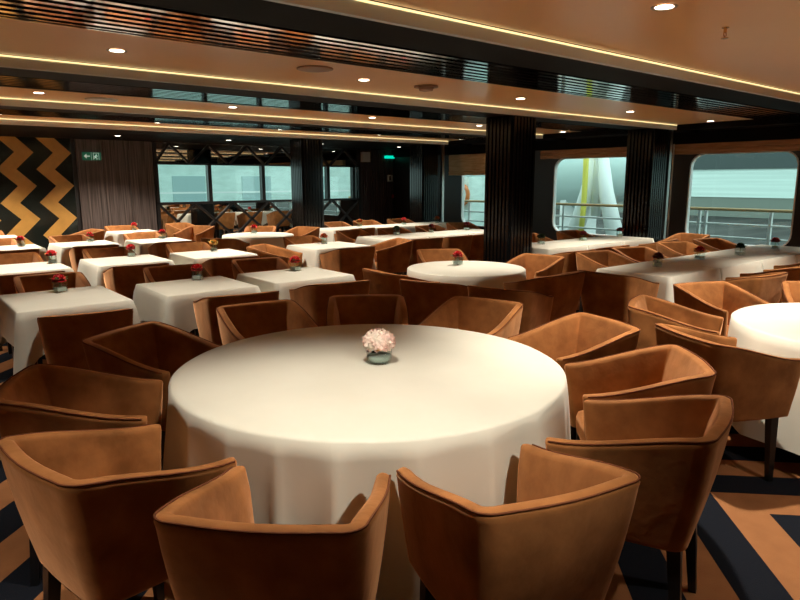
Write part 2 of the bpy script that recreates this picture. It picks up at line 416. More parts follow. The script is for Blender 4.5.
# lifeboat and davit seen through the middle window
t = thing('davit', 'white boat davit with spread legs behind the deck railing', 'davit', (14.3, 9.65, -0.7))
bm = bmesh.new()
for dy in (-0.55, 0.55):
    tube(bm, [(0, dy * 0.2, 3.0), (0, dy * 0.5, 2.0), (0, dy * 1.6, 0.0)], 0.13, 10, 0.24)
tube(bm, [(0, 0, 1.4), (0, 0, 4.2)], 0.12, 10)
tube(bm, [(0, 0, 4.1), (-0.8, 0.3, 4.4), (-1.4, 0.5, 4.3)], 0.1, 8)
obj('frame', bm, M['white'], t, True)
bm = bmesh.new(); tube(bm, [(-0.35, 0.15, 4.3), (-0.35, 0.12, 2.6), (-0.30, 0.16, 1.6), (-0.3, 0.2, 1.0)], 0.07, 8); obj('hose', bm, M['yellow'], t, True)
bm = bmesh.new(); n = 26
lb = thing('lifeboat', 'rounded pale lifeboat hull hanging beside the davit', 'lifeboat', (16.6, 13.3, 1.95))
rings = []
for k in range(n + 1):
    u = -1 + 2 * k / n; r = math.sqrt(max(1 - u ** 4, 0.0004))
    rings.append([(1.25 * r * cos(a), u * 3.6, (1.0 if sin(a) > 0 else 1.25) * r * sin(a)) for a in [2 * pi * j / 20 for j in range(20)]])
ring_loft(bm, rings, True, True, True); obj('hull', bm, mat('pale hull', (0.55, 0.68, 0.66), 0.4), lb, True)
for yy in (-1.5, 1.5): obj('cradle', boxes((-0.8, 0.8, yy - 0.1, yy + 0.1, -2.65, -0.9)), M['white'], lb)
bm = bmesh.new(); tube(bm, [(1.3 * cos(a) * -1.0, -1.5 + 0.5 * sin(a), 0.2 + 0.5 * cos(a)) for a in [2 * pi * j / 16 for j in range(17)]], 0.03, 6); obj('grab_line', bm, M['blackwood'], lb)
t = thing('deck_locker', 'tall pale deck locker seen through the far window', 'locker', (13.6, 13.75, -0.7))
obj('body', boxes((-0.5, 0.5, -0.7, 0.7, 0, 2.4)), M['shed'], t); obj('door', boxes((-0.53, -0.5, -0.3, 0.4, 0.2, 2.1)), M['white'], t)
bm = bmesh.new(); tube(bm, [(-0.6, -0.5 + 0.28 * sin(a), 1.9 + 0.28 * cos(a)) for a in [2 * pi * j / 16 for j in range(17)]], 0.06, 8); tag(obj('lifebuoy', bm, M['orange'], None, True, (13.6, 13.75, -0.7)), 'orange lifebuoy on the deck locker', 'lifebuoy')
# aft deck behind the back wall
struct('floor.002', boxes((0, 14.2, YB + 0.2, 26, -0.1, 0.0)), M['deck'])
t = thing('deckhouse', 'pale deckhouse with windows beyond the bright panes of the screen', 'building', (10.0, 19.0, 0))
obj('wall', boxes((-6, 9, 0, 0.3, 0, 2.9)), M['shed'], t)
obj('canopy', boxes((-6, 9, -0.7, 0.3, 2.9, 3.2)), M['white'], t)
for x in (-3.2, -1.0, 1.2, 3.4, 5.6):
    w_ = obj('window', boxes((x, x + 1.0, -0.03, 0.0, 1.0, 1.75)), mat('deckhouse glass', (0.42, 0.56, 0.57), 0.15), t)
    obj('sill', boxes((x - 0.05, x + 1.05, -0.06, 0.0, 0.93, 1.0)), M['white'], w_)
obj('rail', boxes((-6, 9, -0.9, -0.86, 1.25, 1.30)), M['white'], t)

# ------------------------------------------------------------------ downlights
def make_downlight():
    t = thing('downlight', '', 'ceiling light')
    bm = bmesh.new(); lathe(bm, [(0.045, -0.001), (0.062, -0.004), (0.064, 0.0)], 24, cap0=False, cap1=False)
    obj('ring', bm, M['ring'], t, True)
    bm = bmesh.new(); lathe(bm, [(0.001, 0.0), (0.044, -0.002)], 24, cap0=True, cap1=False)
    obj('lamp', bm, M['lamp'], t, True)
    return t
proto = make_downlight()
rowname = {-0.2: 'row nearest the camera', 1.79: 'row over the big round table', 4.6: 'row past the second ceiling step', 7.2: 'row past the third ceiling step', 9.75: 'row before the last step', 11.8: 'row nearest the back wall'}
colname = ['far left', 'second from the left', 'third from the left', 'fourth from the left', 'second from the windows', 'nearest the windows']
PW = {-0.2: (0, 130, 60, 90, 80, 0), 1.79: (180, 105, 230, 270, 290, 260), 4.6: (95, 100, 130, 190, 200, 180), 7.2: (180, 210, 220, 190, 190, 150), 9.75: (200, 240, 270, 210, 180, 0), 11.8: (260, 300, 280, 190, 150, 0)}
spots = []
first = True
for y, yl in rowname.items():
    for i, x in enumerate((-0.70, 1.34, 3.34, 5.36, 7.44, 9.55)):
        d = proto if first else copy_tree(proto); first = False
        d.location = (x - (0.2 if y < 2 else 0), y, ZC - 0.001 if y < 11 else ZS - 0.001)
        tag(d, 'round ceiling downlight, %s, %s' % (yl, colname[i]), 'ceiling light', 'downlights in the bronze ceiling')
        if PW[y][i]: spots.append((d, PW[y][i]))
for d, p_ in spots:
    ld = bpy.data.lights.new('spot', 'SPOT'); ld.energy = p_; ld.color = (1.0, 0.90, 0.76)
    ld.spot_size = R(110 if d.location.y < 0 else 84 if d.location.y < 11 else 125); ld.spot_blend = 0.68; ld.shadow_soft_size = 0.03
    lo = bpy.data.objects.new('spot', ld); C.objects.link(lo); lo.parent = d; lo.location = (0, 0, -0.03)
    if p_ == 130 and d.location.y < 0:      # gimbal lamp turned towards the big table
        ld.spot_size = R(34); ld.spot_blend = 0.6
        lo.rotation_euler = (Vector((1.35, 1.55, 0.75)) - Vector((1.14, -0.2, 2.41))).to_track_quat('-Z', 'Y').to_euler()

# ceiling fittings
bm = bmesh.new(); lathe(bm, [(0.14, 0), (0.14, -0.006), (0.12, -0.01), (0.001, -0.01)], 28)
tag(obj('ceiling_speaker', bm, M['disc'], None, True, (2.72, 4.38, ZC)), 'flat bronze round speaker in the ceiling left of the clear dome', 'speaker')
bm = bmesh.new(); lathe(bm, [(0.11, 0), (0.11, -0.012), (0.001, -0.012)], 28)
t = thing('ceiling_detector', 'clear round detector dome on the bronze ceiling', 'detector', (4.0, 4.55, ZC)); obj('plate', bm, M['disc'], t, True)
bm = bmesh.new(); lathe(bm, [(0.07, -0.012), (0.06, -0.04), (0.001, -0.05)], 24); obj('dome', bm, mat('pinkish dome', (0.5, 0.32, 0.22), 0.2), t, True)
bm = bmesh.new(); lathe(bm, [(0.02, 0), (0.02, -0.004)], 16)
t = thing('sprinkler', 'small brass fire sprinkler hanging from the ceiling at upper right', 'sprinkler', (3.82, 1.80, ZC))
obj('flange', bm, M['brass'], t)
bm = bmesh.new(); tube(bm, [(0, 0, 0), (0, 0, -0.03)], 0.009); tube(bm, [(0.012, 0, -0.028), (0.016, 0, -0.04), (0, 0, -0.055)], 0.003); tube(bm, [(-0.012, 0, -0.028), (-0.016, 0, -0.04), (0, 0, -0.055)], 0.003)
lathe(bm, [(0.02, -0.056), (0.02, -0.060)], 12); obj('head', bm, M['brass'], t)
bm = bmesh.new(); lathe(bm, [(0.16, 0), (0.16, -0.012), (0.13, -0.016), (0.001, -0.016)], 28)
tag(obj('ceiling_vent', bm, M['plastic'], None, True, (1.95, 7.35, ZC)), 'pale round ceiling vent past the second ceiling step at left', 'vent')

# signs on the back wall
t = thing('exit_sign', 'green emergency exit sign with arrow and running figure on veneer doors', 'sign', (3.06, YB - 0.055, 1.99))
obj('board', boxes((0, 0.33, -0.012, 0, 0, 0.145)), M['green_sign'], t)
bm = bmesh.new()
box(bm, 0.05, 0.13, -0.015, -0.012, 0.062, 0.084)
v = [bm.verts.new(p) for p in ((0.025, -0.0135, 0.073), (0.075, -0.0135, 0.118), (0.075, -0.0135, 0.028))]; bm.faces.new(v)
obj('arrow', bm, M['sign_white'], t)
bm = bmesh.new()
for p, q in (((0.24, 0.09), (0.23, 0.055)), ((0.24, 0.088), (0.215, 0.075)), ((0.215, 0.075), (0.205, 0.055)), ((0.24, 0.088), (0.262, 0.07)), ((0.23, 0.055), (0.205, 0.035)), ((0.23, 0.055), (0.25, 0.035)), ((0.25, 0.035), (0.247, 0.012))):
    bar(bm, (p[0], -0.014, p[1]), (q[0], -0.014, q[1]), 0.006)
box(bm, 0.236, 0.252, -0.016, -0.012, 0.098, 0.114)
box(bm, 0.285, 0.292, -0.016, -0.012, 0.01, 0.135); box(bm, 0.19, 0.292, -0.016, -0.012, 0.128, 0.135); box(bm, 0.19, 0.197, -0.016, -0.012, 0.01, 0.135); box(bm, 0.155, 0.159, -0.0145, -0.012, 0.0, 0.145)
obj('running_figure', bm, M['sign_white'], t)
tag(obj('lit_sign', boxes((10.16, 10.44, YB - 0.12, YB - 0.05, 2.16, 2.23)), M['green_lit']), 'glowing green exit sign high on the slatted wall', 'sign')
tag(obj('wall_speaker', boxes((9.42, 9.64, YB - 0.15, YB - 0.05, 2.06, 2.30)), M['plastic']), 'small white wall box at top left of the slatted wall', 'wall box')
t = thing('wall_phone', 'small pale square panel on the slatted wall', 'wall panel', (10.24, YB - 0.052, 1.58))
obj('plate', boxes((0, 0.17, -0.02, 0, 0, 0.17)), M['plastic'], t); obj('handset', boxes((0.06, 0.10, -0.035, -0.02, 0.03, 0.14)), M['blackwood'], t)
bm = bmesh.new(); box(bm, 10.38, 10.45, YB - 0.09, YB - 0.05, 1.16, 1.25, 0.01)
tag(obj('fire_call_point', bm, M['red']), 'small red fire call point on the slatted wall', 'call point')

# ------------------------------------------------------------------ chair
def catmull(pts, per=6):
    out = []
    for i in range(len(pts) - 1):
        p0 = Vector(pts[max(i - 1, 0)]); p1 = Vector(pts[i]); p2 = Vector(pts[i + 1]); p3 = Vector(pts[min(i + 2, len(pts) - 1)])
        for k in range(per):
            t = k / per
            out.append(0.5 * ((2 * p1) + (-p0 + p2) * t + (2 * p0 - 5 * p1 + 4 * p2 - p3) * t * t + (-p0 + 3 * p1 - 3 * p2 + p3) * t ** 3))
    out.append(Vector(pts[-1])); return out
def plan_path(hw_b, hw_f, yb, yf, r, bow):
    """U path from front right round the back to front left; list of (x,y)"""
    pts = []
    for k in range(9):
        t = k / 8; pts.append((hw_f + (hw_b - hw_f) * t + 0.010 * sin(pi * t), yf + (-yb + r - yf) * t))
    for k in range(1, 6):
        a = R(0 - 90 * k / 6); pts.append((hw_b - r + r * cos(a), -yb + r + r * sin(a)))
    for k in range(0, 7):
        t = k / 6; pts.append(((hw_b - r) * (1 - 2 * t), -yb - bow * sin(pi * t)))
    left = [(-x, y) for x, y in pts[:14]][::-1]
    return pts + left
def chair_shell():
    TOP = plan_path(0.268, 0.262, 0.275, 0.262, 0.066, 0.018)
    BOT = plan_path(0.222, 0.228, 0.205, 0.225, 0.060, 0.004)
    n = len(TOP)
    ZB, SEAT = 0.375, 0.40
    ztop = []
    for x, y in TOP:
        t = (y + 0.275) / (0.537)                       # 0 at back .. 1 at front
        t = max(0, min(1, t)); s = t * t * (3 - 2 * t)
        ztop.append(0.800 - 0.112 * (0.35 * t + 0.65 * s))
    bm = bmesh.new(); rings = []
    for k in range(n):
        xt, yt = TOP[k]; xb, yb_ = BOT[k]; zt = ztop[k]
        # inward normal in plan
        a = Vector(TOP[max(k - 1, 0)]); b = Vector(TOP[min(k + 1, n - 1)]); d = (b - a).normalized(); nn = Vector((d.y, -d.x))
        if nn.dot(Vector((-xt, -yt + 0.05))) < 0: nn = -nn
        th = 0.050
        sec = []
        for h in (0, 0.03, 0.25, 0.5, 0.75, 0.93):     # outer, bottom to top (belly)
            f = h + 0.10 * sin(pi * h) 
            f = min(f, 1)
            sec.append((xb + (xt - xb) * f, yb_ + (yt - yb_) * f, ZB + (zt - ZB) * h))
        o = Vector((xt, yt))
        for off, dz in ((0.000, -0.014), (0.004, -0.003), (0.014, 0.002), (th * 0.5, 0.004), (th - 0.012, 0.002), (th - 0.003, -0.004), (th, -0.016)):
            q_ = o + nn * off; sec.append((q_.x, q_.y, zt + dz))
        lx, ly = o + nn * (th + 0.008)
        bx, by = Vector((xb, yb_)) + nn * (th + 0.01)
        for h in (0.75, 0.45, 0.2, 0.0):
            sec.append((bx + (lx - bx) * h, by + (ly - by) * h, SEAT + (zt - SEAT) * h))
        bx2, by2 = Vector((xb, yb_)) + nn * (th * 0.9)
        sec.append((bx2, by2, ZB))
        rings.append([Vector(s_) for s_ in sec])
    # rounded arm ends
    def endring(r_, adv, shrink):
        c = sum(r_, Vector()) / len(r_)
        out = []
        for p in r_:
            q_ = Vector((c.x + (p.x - c.x) * shrink, p.y + adv, p.z))
            q_.z = ZB + (p.z - ZB) * (1 - 0.012 * (1 - shrink) * 2)
            out.append(q_)
        return out
    e0 = [endring(rings[0], 0.018, 0.45), endring(rings[0], 0.012, 0.82)]
    e1 = [endring(rings[-1], 0.012, 0.82), endring(rings[-1], 0.018, 0.45)]
    rings = e0 + rings + e1
    ring_loft(bm, rings, True, True, True)
    pip = [tuple(Vector(r_[7]) + (Vector((r_[7].x - 0, r_[7].y, 0)).normalized() * 0.001) + Vector((0, 0, 0.002))) for r_ in rings[2:-2]]
    return bm, pip
def make_chair():
    t = thing('tub_chair', '', 'chair')
    sh, pip = chair_shell()
    obj('tub_shell', sh, M['velvet'], t, True)
    bm = bmesh.new(); tube(bm, pip, 0.0035, 5); obj('piping', bm, M['piping'], t, True)
    bm = bmesh.new()                       # seat cushion
    prof = [(0.90, 0.375), (0.98, 0.385), (1.0, 0.42), (1.0, 0.45), (0.97, 0.472), (0.85, 0.482), (0.5, 0.487), (0.05, 0.488)]
    base = []
    n = 32
    for k in range(n):
        a = 2 * pi * k / n; e = 0.32
        cx_, sy_ = cos(a), sin(a)
        base.append((0.188 * math.copysign(abs(cx_) ** e, cx_), 0.03 + 0.205 * math.copysign(abs(sy_) ** e, sy_)))
    ring_loft(bm, [[(x * s, (y - 0.03) * s + 0.03, z) for x, y in base] for s, z in prof], True, True, True)
    obj('seat', bm, M['velvet'], t, True)
    for sx_, sy_ in ((1, 1), (-1, 1), (1, -1), (-1, -1)):
        bm = bmesh.new()
        r0 = [(sx_ * 0.175 + a * 0.023, (0.19 if sy_ > 0 else -0.165) + b * 0.023, 0.378) for a, b in ((-1, -1), (1, -1), (1, 1), (-1, 1))]
        r1 = [(sx_ * 0.190 + a * 0.014, (0.20 if sy_ > 0 else -0.20) + b * 0.014, 0.0) for a, b in ((-1, -1), (1, -1), (1, 1), (-1, 1))]
        ring_loft(bm, [r0, r1], True, True, True); obj('leg', bm, M['blackwood'], t)
    return t
chair0 = make_chair(); used = [False]
def chair(x, y, deg, label, group=None):
    c = chair0 if not used[0] else copy_tree(chair0); used[0] = True
    c.location = (x, y, 0); c.rotation_euler = (0, 0, R(deg))
    tag(c, label, 'chair', group)

# ------------------------------------------------------------------ tables and cloths
def square_table(cx, cy, hx, hy, label, tname):
    t = thing('dining_table', label, 'table', (cx, cy, 0), 0, 'square tables')
    bm = bmesh.new(); box(bm, -hx + 0.012, hx - 0.012, -hy + 0.012, hy - 0.012, 0.715, 0.744, 0.004); obj('tabletop', bm, M['board'], t)
    for a in (-1, 1):
        for b in (-1, 1): obj('leg', boxes((a * (hx - 0.07) - 0.022, a * (hx - 0.07) + 0.022, b * (hy - 0.07) - 0.022, b * (hy - 0.07) + 0.022, 0, 0.715)), M['blackwood'], t)
def square_cloth(cx, cy, hx, hy, label, drop=0.27, seed=0, group='square white tablecloths', sides='NSEW'):
    rd = random.Random(seed)
    bm = bmesh.new(); z = 0.7475
    # perimeter with samples; corner indices carry the long fold
    per = []; ns = 10
    c4 = [(1, -1), (1, 1), (-1, 1), (-1, -1)]
    for s in range(4):
        a = c4[s]; b = c4[(s + 1) % 4]
        for k in range(ns):
            f = (k + 0.0) / ns; g = 0.5 - 0.5 * cos(pi * f) * (1) ; f = 0.35 * f + 0.65 * g
            dist = min(k, ns - k) / (ns / 2)
            per.append((a[0] + (b[0] - a[0]) * f, a[1] + (b[1] - a[1]) * f, dist, s, 'ESWN'[0] if 0 else 'ENWS'[s]))
    N = len(per)
    ph = [rd.uniform(0, 6.28) for _ in range(6)]
    rings = []
    # top surface rings
    for s in (0.02, 0.35, 0.7, 0.93, 0.985):
        rings.append([(cx + p[0] * hx * s, cy + p[1] * hy * s, z + 0.0012) for p in per])
    rings.append([(cx + p[0] * hx, cy + p[1] * hy, z - 0.004) for p in per])
    L = 7
    for j in range(1, L + 1):
        f = j / L; row = []
        for i, p in enumerate(per):
            corner = max(0.0, 1 - p[2] * 1.6)
            dl = drop * (1 + 0.62 * corner ** 1.3)
            side = p[4]
            nx_, ny_ = {'E': (1, 0), 'N': (0, 1), 'W': (-1, 0), 'S': (0, -1)}[side]
            if p[2] == 0:
                nx_, ny_ = p[0] * 0.75 * (('E' if p[0] > 0 else 'W') in sides), p[1] * 0.75 * (('N' if p[1] > 0 else 'S') in sides)
            elif p[2] < 0.45:
                nx_, ny_ = nx_ * 0.9, ny_ * 0.9
            fold = (-0.030 if 0.15 < p[2] < 0.5 else 0.0)
            wv = 0.007 * sin(ph[0] + i * 0.9) + 0.005 * sin(ph[1] + i * 2.1)
            out = 0.005 + (0.010 + 0.085 * corner + fold * 0.8 + wv) * f ** 0.8
            if p[4] not in sides and p[2] > 0: out = 0.001; dl = 0.03
            row.append((cx + p[0] * hx + nx_ * out, cy + p[1] * hy + ny_ * out, z - 0.006 - dl * f))
        rings.append(row)
    ring_loft(bm, rings, True, True, False)
    o = obj('tablecloth', bm, M['cloth'], None, True); tag(o, label, 'tablecloth', group); return o
def round_set(cx, cy, r, tl, cl, drop=0.70, folds=15, seed=1, top_n=96):
    t = thing('round_table', tl, 'table', (cx, cy, 0))
    bm = bmesh.new(); lathe(bm, [(r - 0.02, 0.712), (r - 0.008, 0.72), (r - 0.008, 0.738), (r - 0.014, 0.744)], 48); obj('tabletop', bm, M['board'], t, False)
    bm = bmesh.new(); lathe(bm, [(0.05, 0.06), (0.045, 0.4), (0.07, 0.712)], 20); obj('pedestal', bm, M['blackwood'], t, True)
    bm = bmesh.new(); lathe(bm, [(0.32 * r / 0.6, 0), (0.32 * r / 0.6, 0.02), (0.08, 0.06)], 28); obj('base', bm, M['blackwood'], t, True)
    rd = random.Random(seed); N = folds * 14
    ph = []; a0 = rd.uniform(0, 6.28)
    widths = [rd.uniform(0.6, 1.5) for _ in range(folds)]; tot = sum(widths)
    rings = []; z = 0.7475
    for s in (0.01, 0.4, 0.8, 0.96, 0.99): rings.append([(cx + r * s * cos(2 * pi * i / N), cy + r * s * sin(2 * pi * i / N), z + 0.0015) for i in range(N)])
    rings.append([(cx + (r + 0.004) * cos(2 * pi * i / N), cy + (r + 0.004) * sin(2 * pi * i / N), z - 0.006) for i in range(N)])
    edges = [0]
    for w_ in widths: edges.append(edges[-1] + w_ / tot)
    amp = [rd.uniform(0.55, 1.1) for _ in range(folds)]
    L = 12
    for j in range(1, L + 1):
        f = j / L; row = []
        for i in range(N):
            u = i / N
            k = max(q_ for q_ in range(folds) if edges[q_] <= u + 1e-9); v = (u - edges[k]) / (edges[k + 1] - edges[k])
            # pointed ridge fold
            rdg = (1 - abs(2 * v - 1)) ** (2.4 if r > 0.8 else 1.6)
            o_ = 0.006 + (0.012 + (0.075 if r > 0.8 else 0.045) * amp[k] * rdg - 0.012) * (f ** 0.85) * 1.2 + 0.008 * f
            a = 2 * pi * u
            row.append((cx + (r + o_) * cos(a), cy + (r + o_) * sin(a), z - 0.01 - drop * f))
        rings.append(row)
    bm = bmesh.new(); ring_loft(bm, rings, True, True, False)
    o = obj('tablecloth', bm, M['cloth'], None, True); tag(o, cl, 'tablecloth'); return o

# ------------------------------------------------------------------ flowers
def petal(bm, c, ang, tilt, L, W, cup=0.3):
    """a small curved petal starting at c, pointing out at azimuth ang, raised by tilt"""
    d = Vector((cos(ang) * cos(tilt), sin(ang) * cos(tilt), sin(tilt))); s = Vector((-sin(ang), cos(ang), 0)); u = s.cross(d) * -1
    rows = []
    for t_, w_ in ((0, 0.35), (0.4, 0.95), (0.75, 1.0), (1.0, 0.45)):
        row = []
        for q_ in (-1, 0, 1):
            row.append(bm.verts.new(Vector(c) + d * L * t_ + s * W * 0.5 * w_ * q_ + u * (cup * W * (q_ * q_) * 0.5 + -cup * L * 0.3 * t_ * t_)))
        rows.append(row)
    for a, b in zip(rows, rows[1:]):
        for k in range(2): bm.faces.new((a[k], a[k + 1], b[k + 1], b[k]))
def rose_mesh(r, rd):
    bm = bmesh.new()
    lathe(bm, [(r * 0.2, -r * 0.5), (r * 0.45, -r * 0.1), (r * 0.4, r * 0.35), (r * 0.15, r * 0.5)], 10)
    for ring, (n, tilt, L) in enumerate(((5, 1.25, 1.0), (6, 0.85, 1.05), (7, 0.35, 1.1), (7, -0.05, 1.0))):
        for k in range(n):
            petal(bm, (0, 0, -r * 0.35), 2 * pi * k / n + ring * 0.5 + rd.uniform(-.1, .1), tilt, r * L, r * 1.05, -0.5)
    return bm
def leaf_mesh(rd, n, L):
    bm = bmesh.new()
    for k in range(n):
        a = 2 * pi * k / n + rd.uniform(-.3, .3)
        petal(bm, (0.01 * cos(a), 0.01 * sin(a), 0), a, rd.uniform(-0.1, 0.6), L * rd.uniform(0.8, 1.2), L * 0.5, 0.2)
    return bm
def flower_vase(x, y, m_bloom, label, seed, leafm='leaf', blooms=((0, 0),), z=0.7505, s=0.036, h=0.075, group='flower vases'):
    rd = random.Random(seed)
    t = thing('flower_vase', label, 'flower vase', (x, y, z), R(rd.uniform(0, 90)), group); t.scale = (1.15, 1.15, 1.15)
    bm = bmesh.new()
    o = [(a * s, b * s) for a, b in ((-1, -1), (1, -1), (1, 1), (-1, 1))]; i_ = [(a * 0.88, b * 0.88) for a, b in o]
    ring_loft(bm, [[(a, b, 0) for a, b in o], [(a, b, h) for a, b in o], [(a, b, h) for a, b in i_], [(a, b, 0.008) for a, b in i_]], True, True, True)
    v = obj('vase', bm, M['vaseglass'], t)
    obj('water', boxes((-s * 0.8, s * 0.8, -s * 0.8, s * 0.8, 0.009, h * 0.45)), M['water'], t)
    for k, (dx, dy) in enumerate(blooms):
        b = obj('bloom', rose_mesh(0.043 if k == 0 else 0.028, rd), m_bloom if k == 0 else M['rose_yellow'], t, True, (dx, dy, h + 0.022 - 0.01 * k))
        bm = bmesh.new(); tube(bm, [(dx, dy, h + 0.01), (dx * 0.3, dy * 0.3, 0.012)], 0.003, 5); obj('stem', bm, M['leaf'], t)
    obj('leaves', leaf_mesh(rd, 5, 0.055), M[leafm], t, False, (0, 0, h + 0.006))
    return t

# ================================================================== FURNITURE LAYOUT
# ---- big round table
BX, BY = 1.707, 2.327
round_set(BX, BY, 0.889, 'large round table under the cream cloth in the foreground', 'large round cream tablecloth with deep folds, in the foreground', 0.715, 24, 3)
for x, y, d, l in [
    (0.787, 1.476, -45.5, 'rust tub chair seen from behind, front left of centre at big round table'),
    (1.370, 1.164, -15.8, 'rust velvet tub chair seen from behind, front centre at the big round table'),
    (0.511, 2.083, -78.5, 'brightly lit tub chair at the lower left edge of the photo'),
    (2.086, 1.164, 18.8, 'tub chair seen side-on at lower right of big round table, legs showing'),
    (2.633, 1.520, 46.0, 'tub chair right of big round table, just above the side-on chair'),
    (2.985, 2.120, 74.0, 'tub chair behind the right edge of the big round table'),
    (2.930, 2.870, 109.0, 'shaded tub chair behind the big round table, right of the pink flowers'),
    (2.475, 3.400, 145.0, 'tub chair facing the camera straight behind the pink flowers'),
    (1.840, 3.600, 171.5, 'tub chair behind the big round table, left of the pink flowers'),
    (1.071, 3.380, -151.0, 'tub chair at the rear left of the big round table, lit inside back'),
    (0.580, 2.816, -116.0, 'shaded tub chair left of the big round table, above the brightly lit one')]:
    chair(x, y, d, l, 'chairs around the big round table')

# ---- other round tables
round_set(4.47, 4.47, 0.580, 'smaller round table in the middle of the room, red rose on top', 'round white cloth in the middle of the room, chair shadows on it', 0.5, 12, 5)
round_set(4.49, 1.074, 0.762, 'round table cut by the right edge of the photo', 'round white cloth at the right edge of the photo', 0.6, 13, 8)
round_set(4.72, 9.45, 0.56, 'far round table in front of the glazed screen', 'far round white cloth in front of the glazed screen', 0.4, 12, 9)
for x, y, d, l in [
    (3.67, 4.52, -94, 'tub chair at the left side of the middle round table'),
    (3.60, 3.90, -70, 'tub chair with dark back at the near left of the middle round table'),
    (3.80, 3.30, -72, 'dark tub chair in front of the middle round table, left of two'),
    (4.61, 3.60, 4, 'tub chair in front of the middle round table, right of two, arm tip lit'),
    (5.34, 4.36, 97, 'tub chair at the right side of the middle round table'),
    (4.98, 5.36, 150, 'tub chair behind the middle round table')]:
    chair(x, y, d, l, 'chairs around the middle round table')
for x, y, d, l in [
    (4.90, 2.15, -201, 'tub chair behind the right-edge round table, its lit inside back facing the camera'),
    (4.02, 2.06, -158, 'tub chair left of the right-edge round table, further of two overlapping'),
    (3.48, 1.50, -116, 'dark backed tub chair left of the right-edge round table, nearer of two overlapping'),
    (5.50, 1.66, -242, 'tub chair at the right edge of the photo behind the round table')]:
    chair(x, y, d, l, 'chairs around the right-edge round table')
for x, y, d, l in [
    (5.66, 9.75, -250, 'tub chair at the right side of the far round table'),
    (5.20, 10.35, -214, 'tub chair behind the far round table'),
    (3.82, 7.22, -142, 'tub chair in the gap of the second table row, its open side towards the camera'),
    (3.88, 8.82, -50, 'tub chair at the left side of the far round table'),
    ]:
    chair(x, y, d, l, 'chairs around the far round table')

# ---- square tables
sq = [  # cx, cy, hx, hy, name, near chair (x,y,deg) , far chair
    ('A', 1.00, 5.22, 0.37, 0.43, 'front row, at left photo edge', (0.97, 4.50, -9), (1.08, 5.95, 178)),
    ('B', 1.99, 5.15, 0.375, 0.38, 'front row, second from left', (2.02, 4.50, -9), (2.10, 5.82, 173)),
    ('C', 2.94, 5.17, 0.40, 0.37, 'front row, third from left', (2.86, 4.50, -9), (2.97, 5.82, 170)),
    ('J', 1.06, 7.35, 0.38, 0.38, 'second row, at left photo edge', (1.00, 6.69, 0), (1.10, 8.02, 180)),
    ('E', 2.06, 7.34, 0.38, 0.39, 'second row, second from left', (1.95, 6.67, -3), (2.1, 8.02, 180)),
    ('F', 3.06, 7.33, 0.38, 0.39, 'second row, third from left', (2.95, 6.66, -7), (3.06, 8.0, 172)),
    ('D', 4.66, 7.27, 0.42, 0.38, 'second row, nearest the middle', (4.52, 6.66, -2), (4.75, 7.92, 180)),
    ('K', 1.22, 9.68, 0.41, 0.36, 'third row, at left photo edge', (1.2, 9.02, 0), (1.2, 10.25, 180)),
    ('G', 2.18, 9.65, 0.37, 0.40, 'third row, second from left', (2.12, 8.98, -4), (2.2, 10.36, 190)),
    ('H', 3.15, 9.50, 0.37, 0.36, 'third row, third from left', (3.1, 8.86, -4), (3.15, 10.08, 178)),
    ('L', 1.30, 11.64, 0.37, 0.35, 'back row, before the zigzag wall', (1.3, 11.0, 0), (1.3, 12.24, 180)),
    ('I', 3.38, 11.45, 0.36, 0.35, 'back row, before the veneer doors', (3.38, 10.86, 0), (3.4, 12.08, 180)),
]
for i, (k, cx, cy, hx, hy, nm, ch1, ch2) in enumerate(sq):
    square_table(cx, cy, hx, hy, 'square table under its cloth, ' + nm, k)
    square_cloth(cx, cy, hx, hy, 'white tablecloth on the square table, ' + nm, seed=i)
    ch1 = (ch1[0], ch1[1] - 0.04, ch1[2]); ch2 = (ch2[0], ch2[1] + 0.05, ch2[2])
    chair(*ch1, 'tub chair seen from behind at square table, ' + nm, 'chairs at the square tables')
    chair(*ch2, 'tub chair facing camera across square table, ' + nm, 'chairs at the square tables')
chair(2.60, 11.6, 100, 'tub chair left of the back row table before the veneer doors', 'chairs at the square tables')
chair(4.35, 11.2, 120, 'tub chair before the left end of the glazed screen', 'chairs at the square tables')
chair(4.55, 12.2, -160, 'tub chair close against the glazed screen at its left end', 'chairs at the square tables')

# ---- long runs of joined tables
runs = [
    ('by the right window', 5.40, 9.20, 4, 2.84, 3.60, 'R1'),
    ('by the davit window', 6.48, 8.96, 3, 5.02, 5.74, 'R2'),
    ('beside the big column', 5.72, 8.30, 3, 7.40, 8.12, 'M'),
    ('before the slatted wall', 6.15, 9.15, 3, 9.42, 10.08, 'Z')]
ords = {4: ['leftmost', 'second from left', 'third from left', 'rightmost'], 3: ['left', 'middle', 'right']}
for ri, (nm, xa, xb, n, ya, yb, key) in enumerate(runs):
    st = (xb - xa) / n
    for k in range(n):
        cx = xa + st * (k + 0.5); cy = (ya + yb) / 2
        square_table(cx, cy, st / 2 - 0.008, (yb - ya) / 2, '%s of the joined tables %s' % (ords[n][k], nm), key)
        sd = 'NS' + ('W' if k == 0 else '') + ('E' if k == n - 1 else '')
        square_cloth(cx, cy, st / 2 - 0.010, (yb - ya) / 2, 'white cloth on the %s of the joined tables %s' % (ords[n][k], nm), seed=40 + ri * 5 + k, sides=sd, drop=0.30)
def run_chairs(lst, nm):
    for x, y, d, l in lst: chair(x, y, d, l + ' ' + nm, 'chairs at the joined tables')
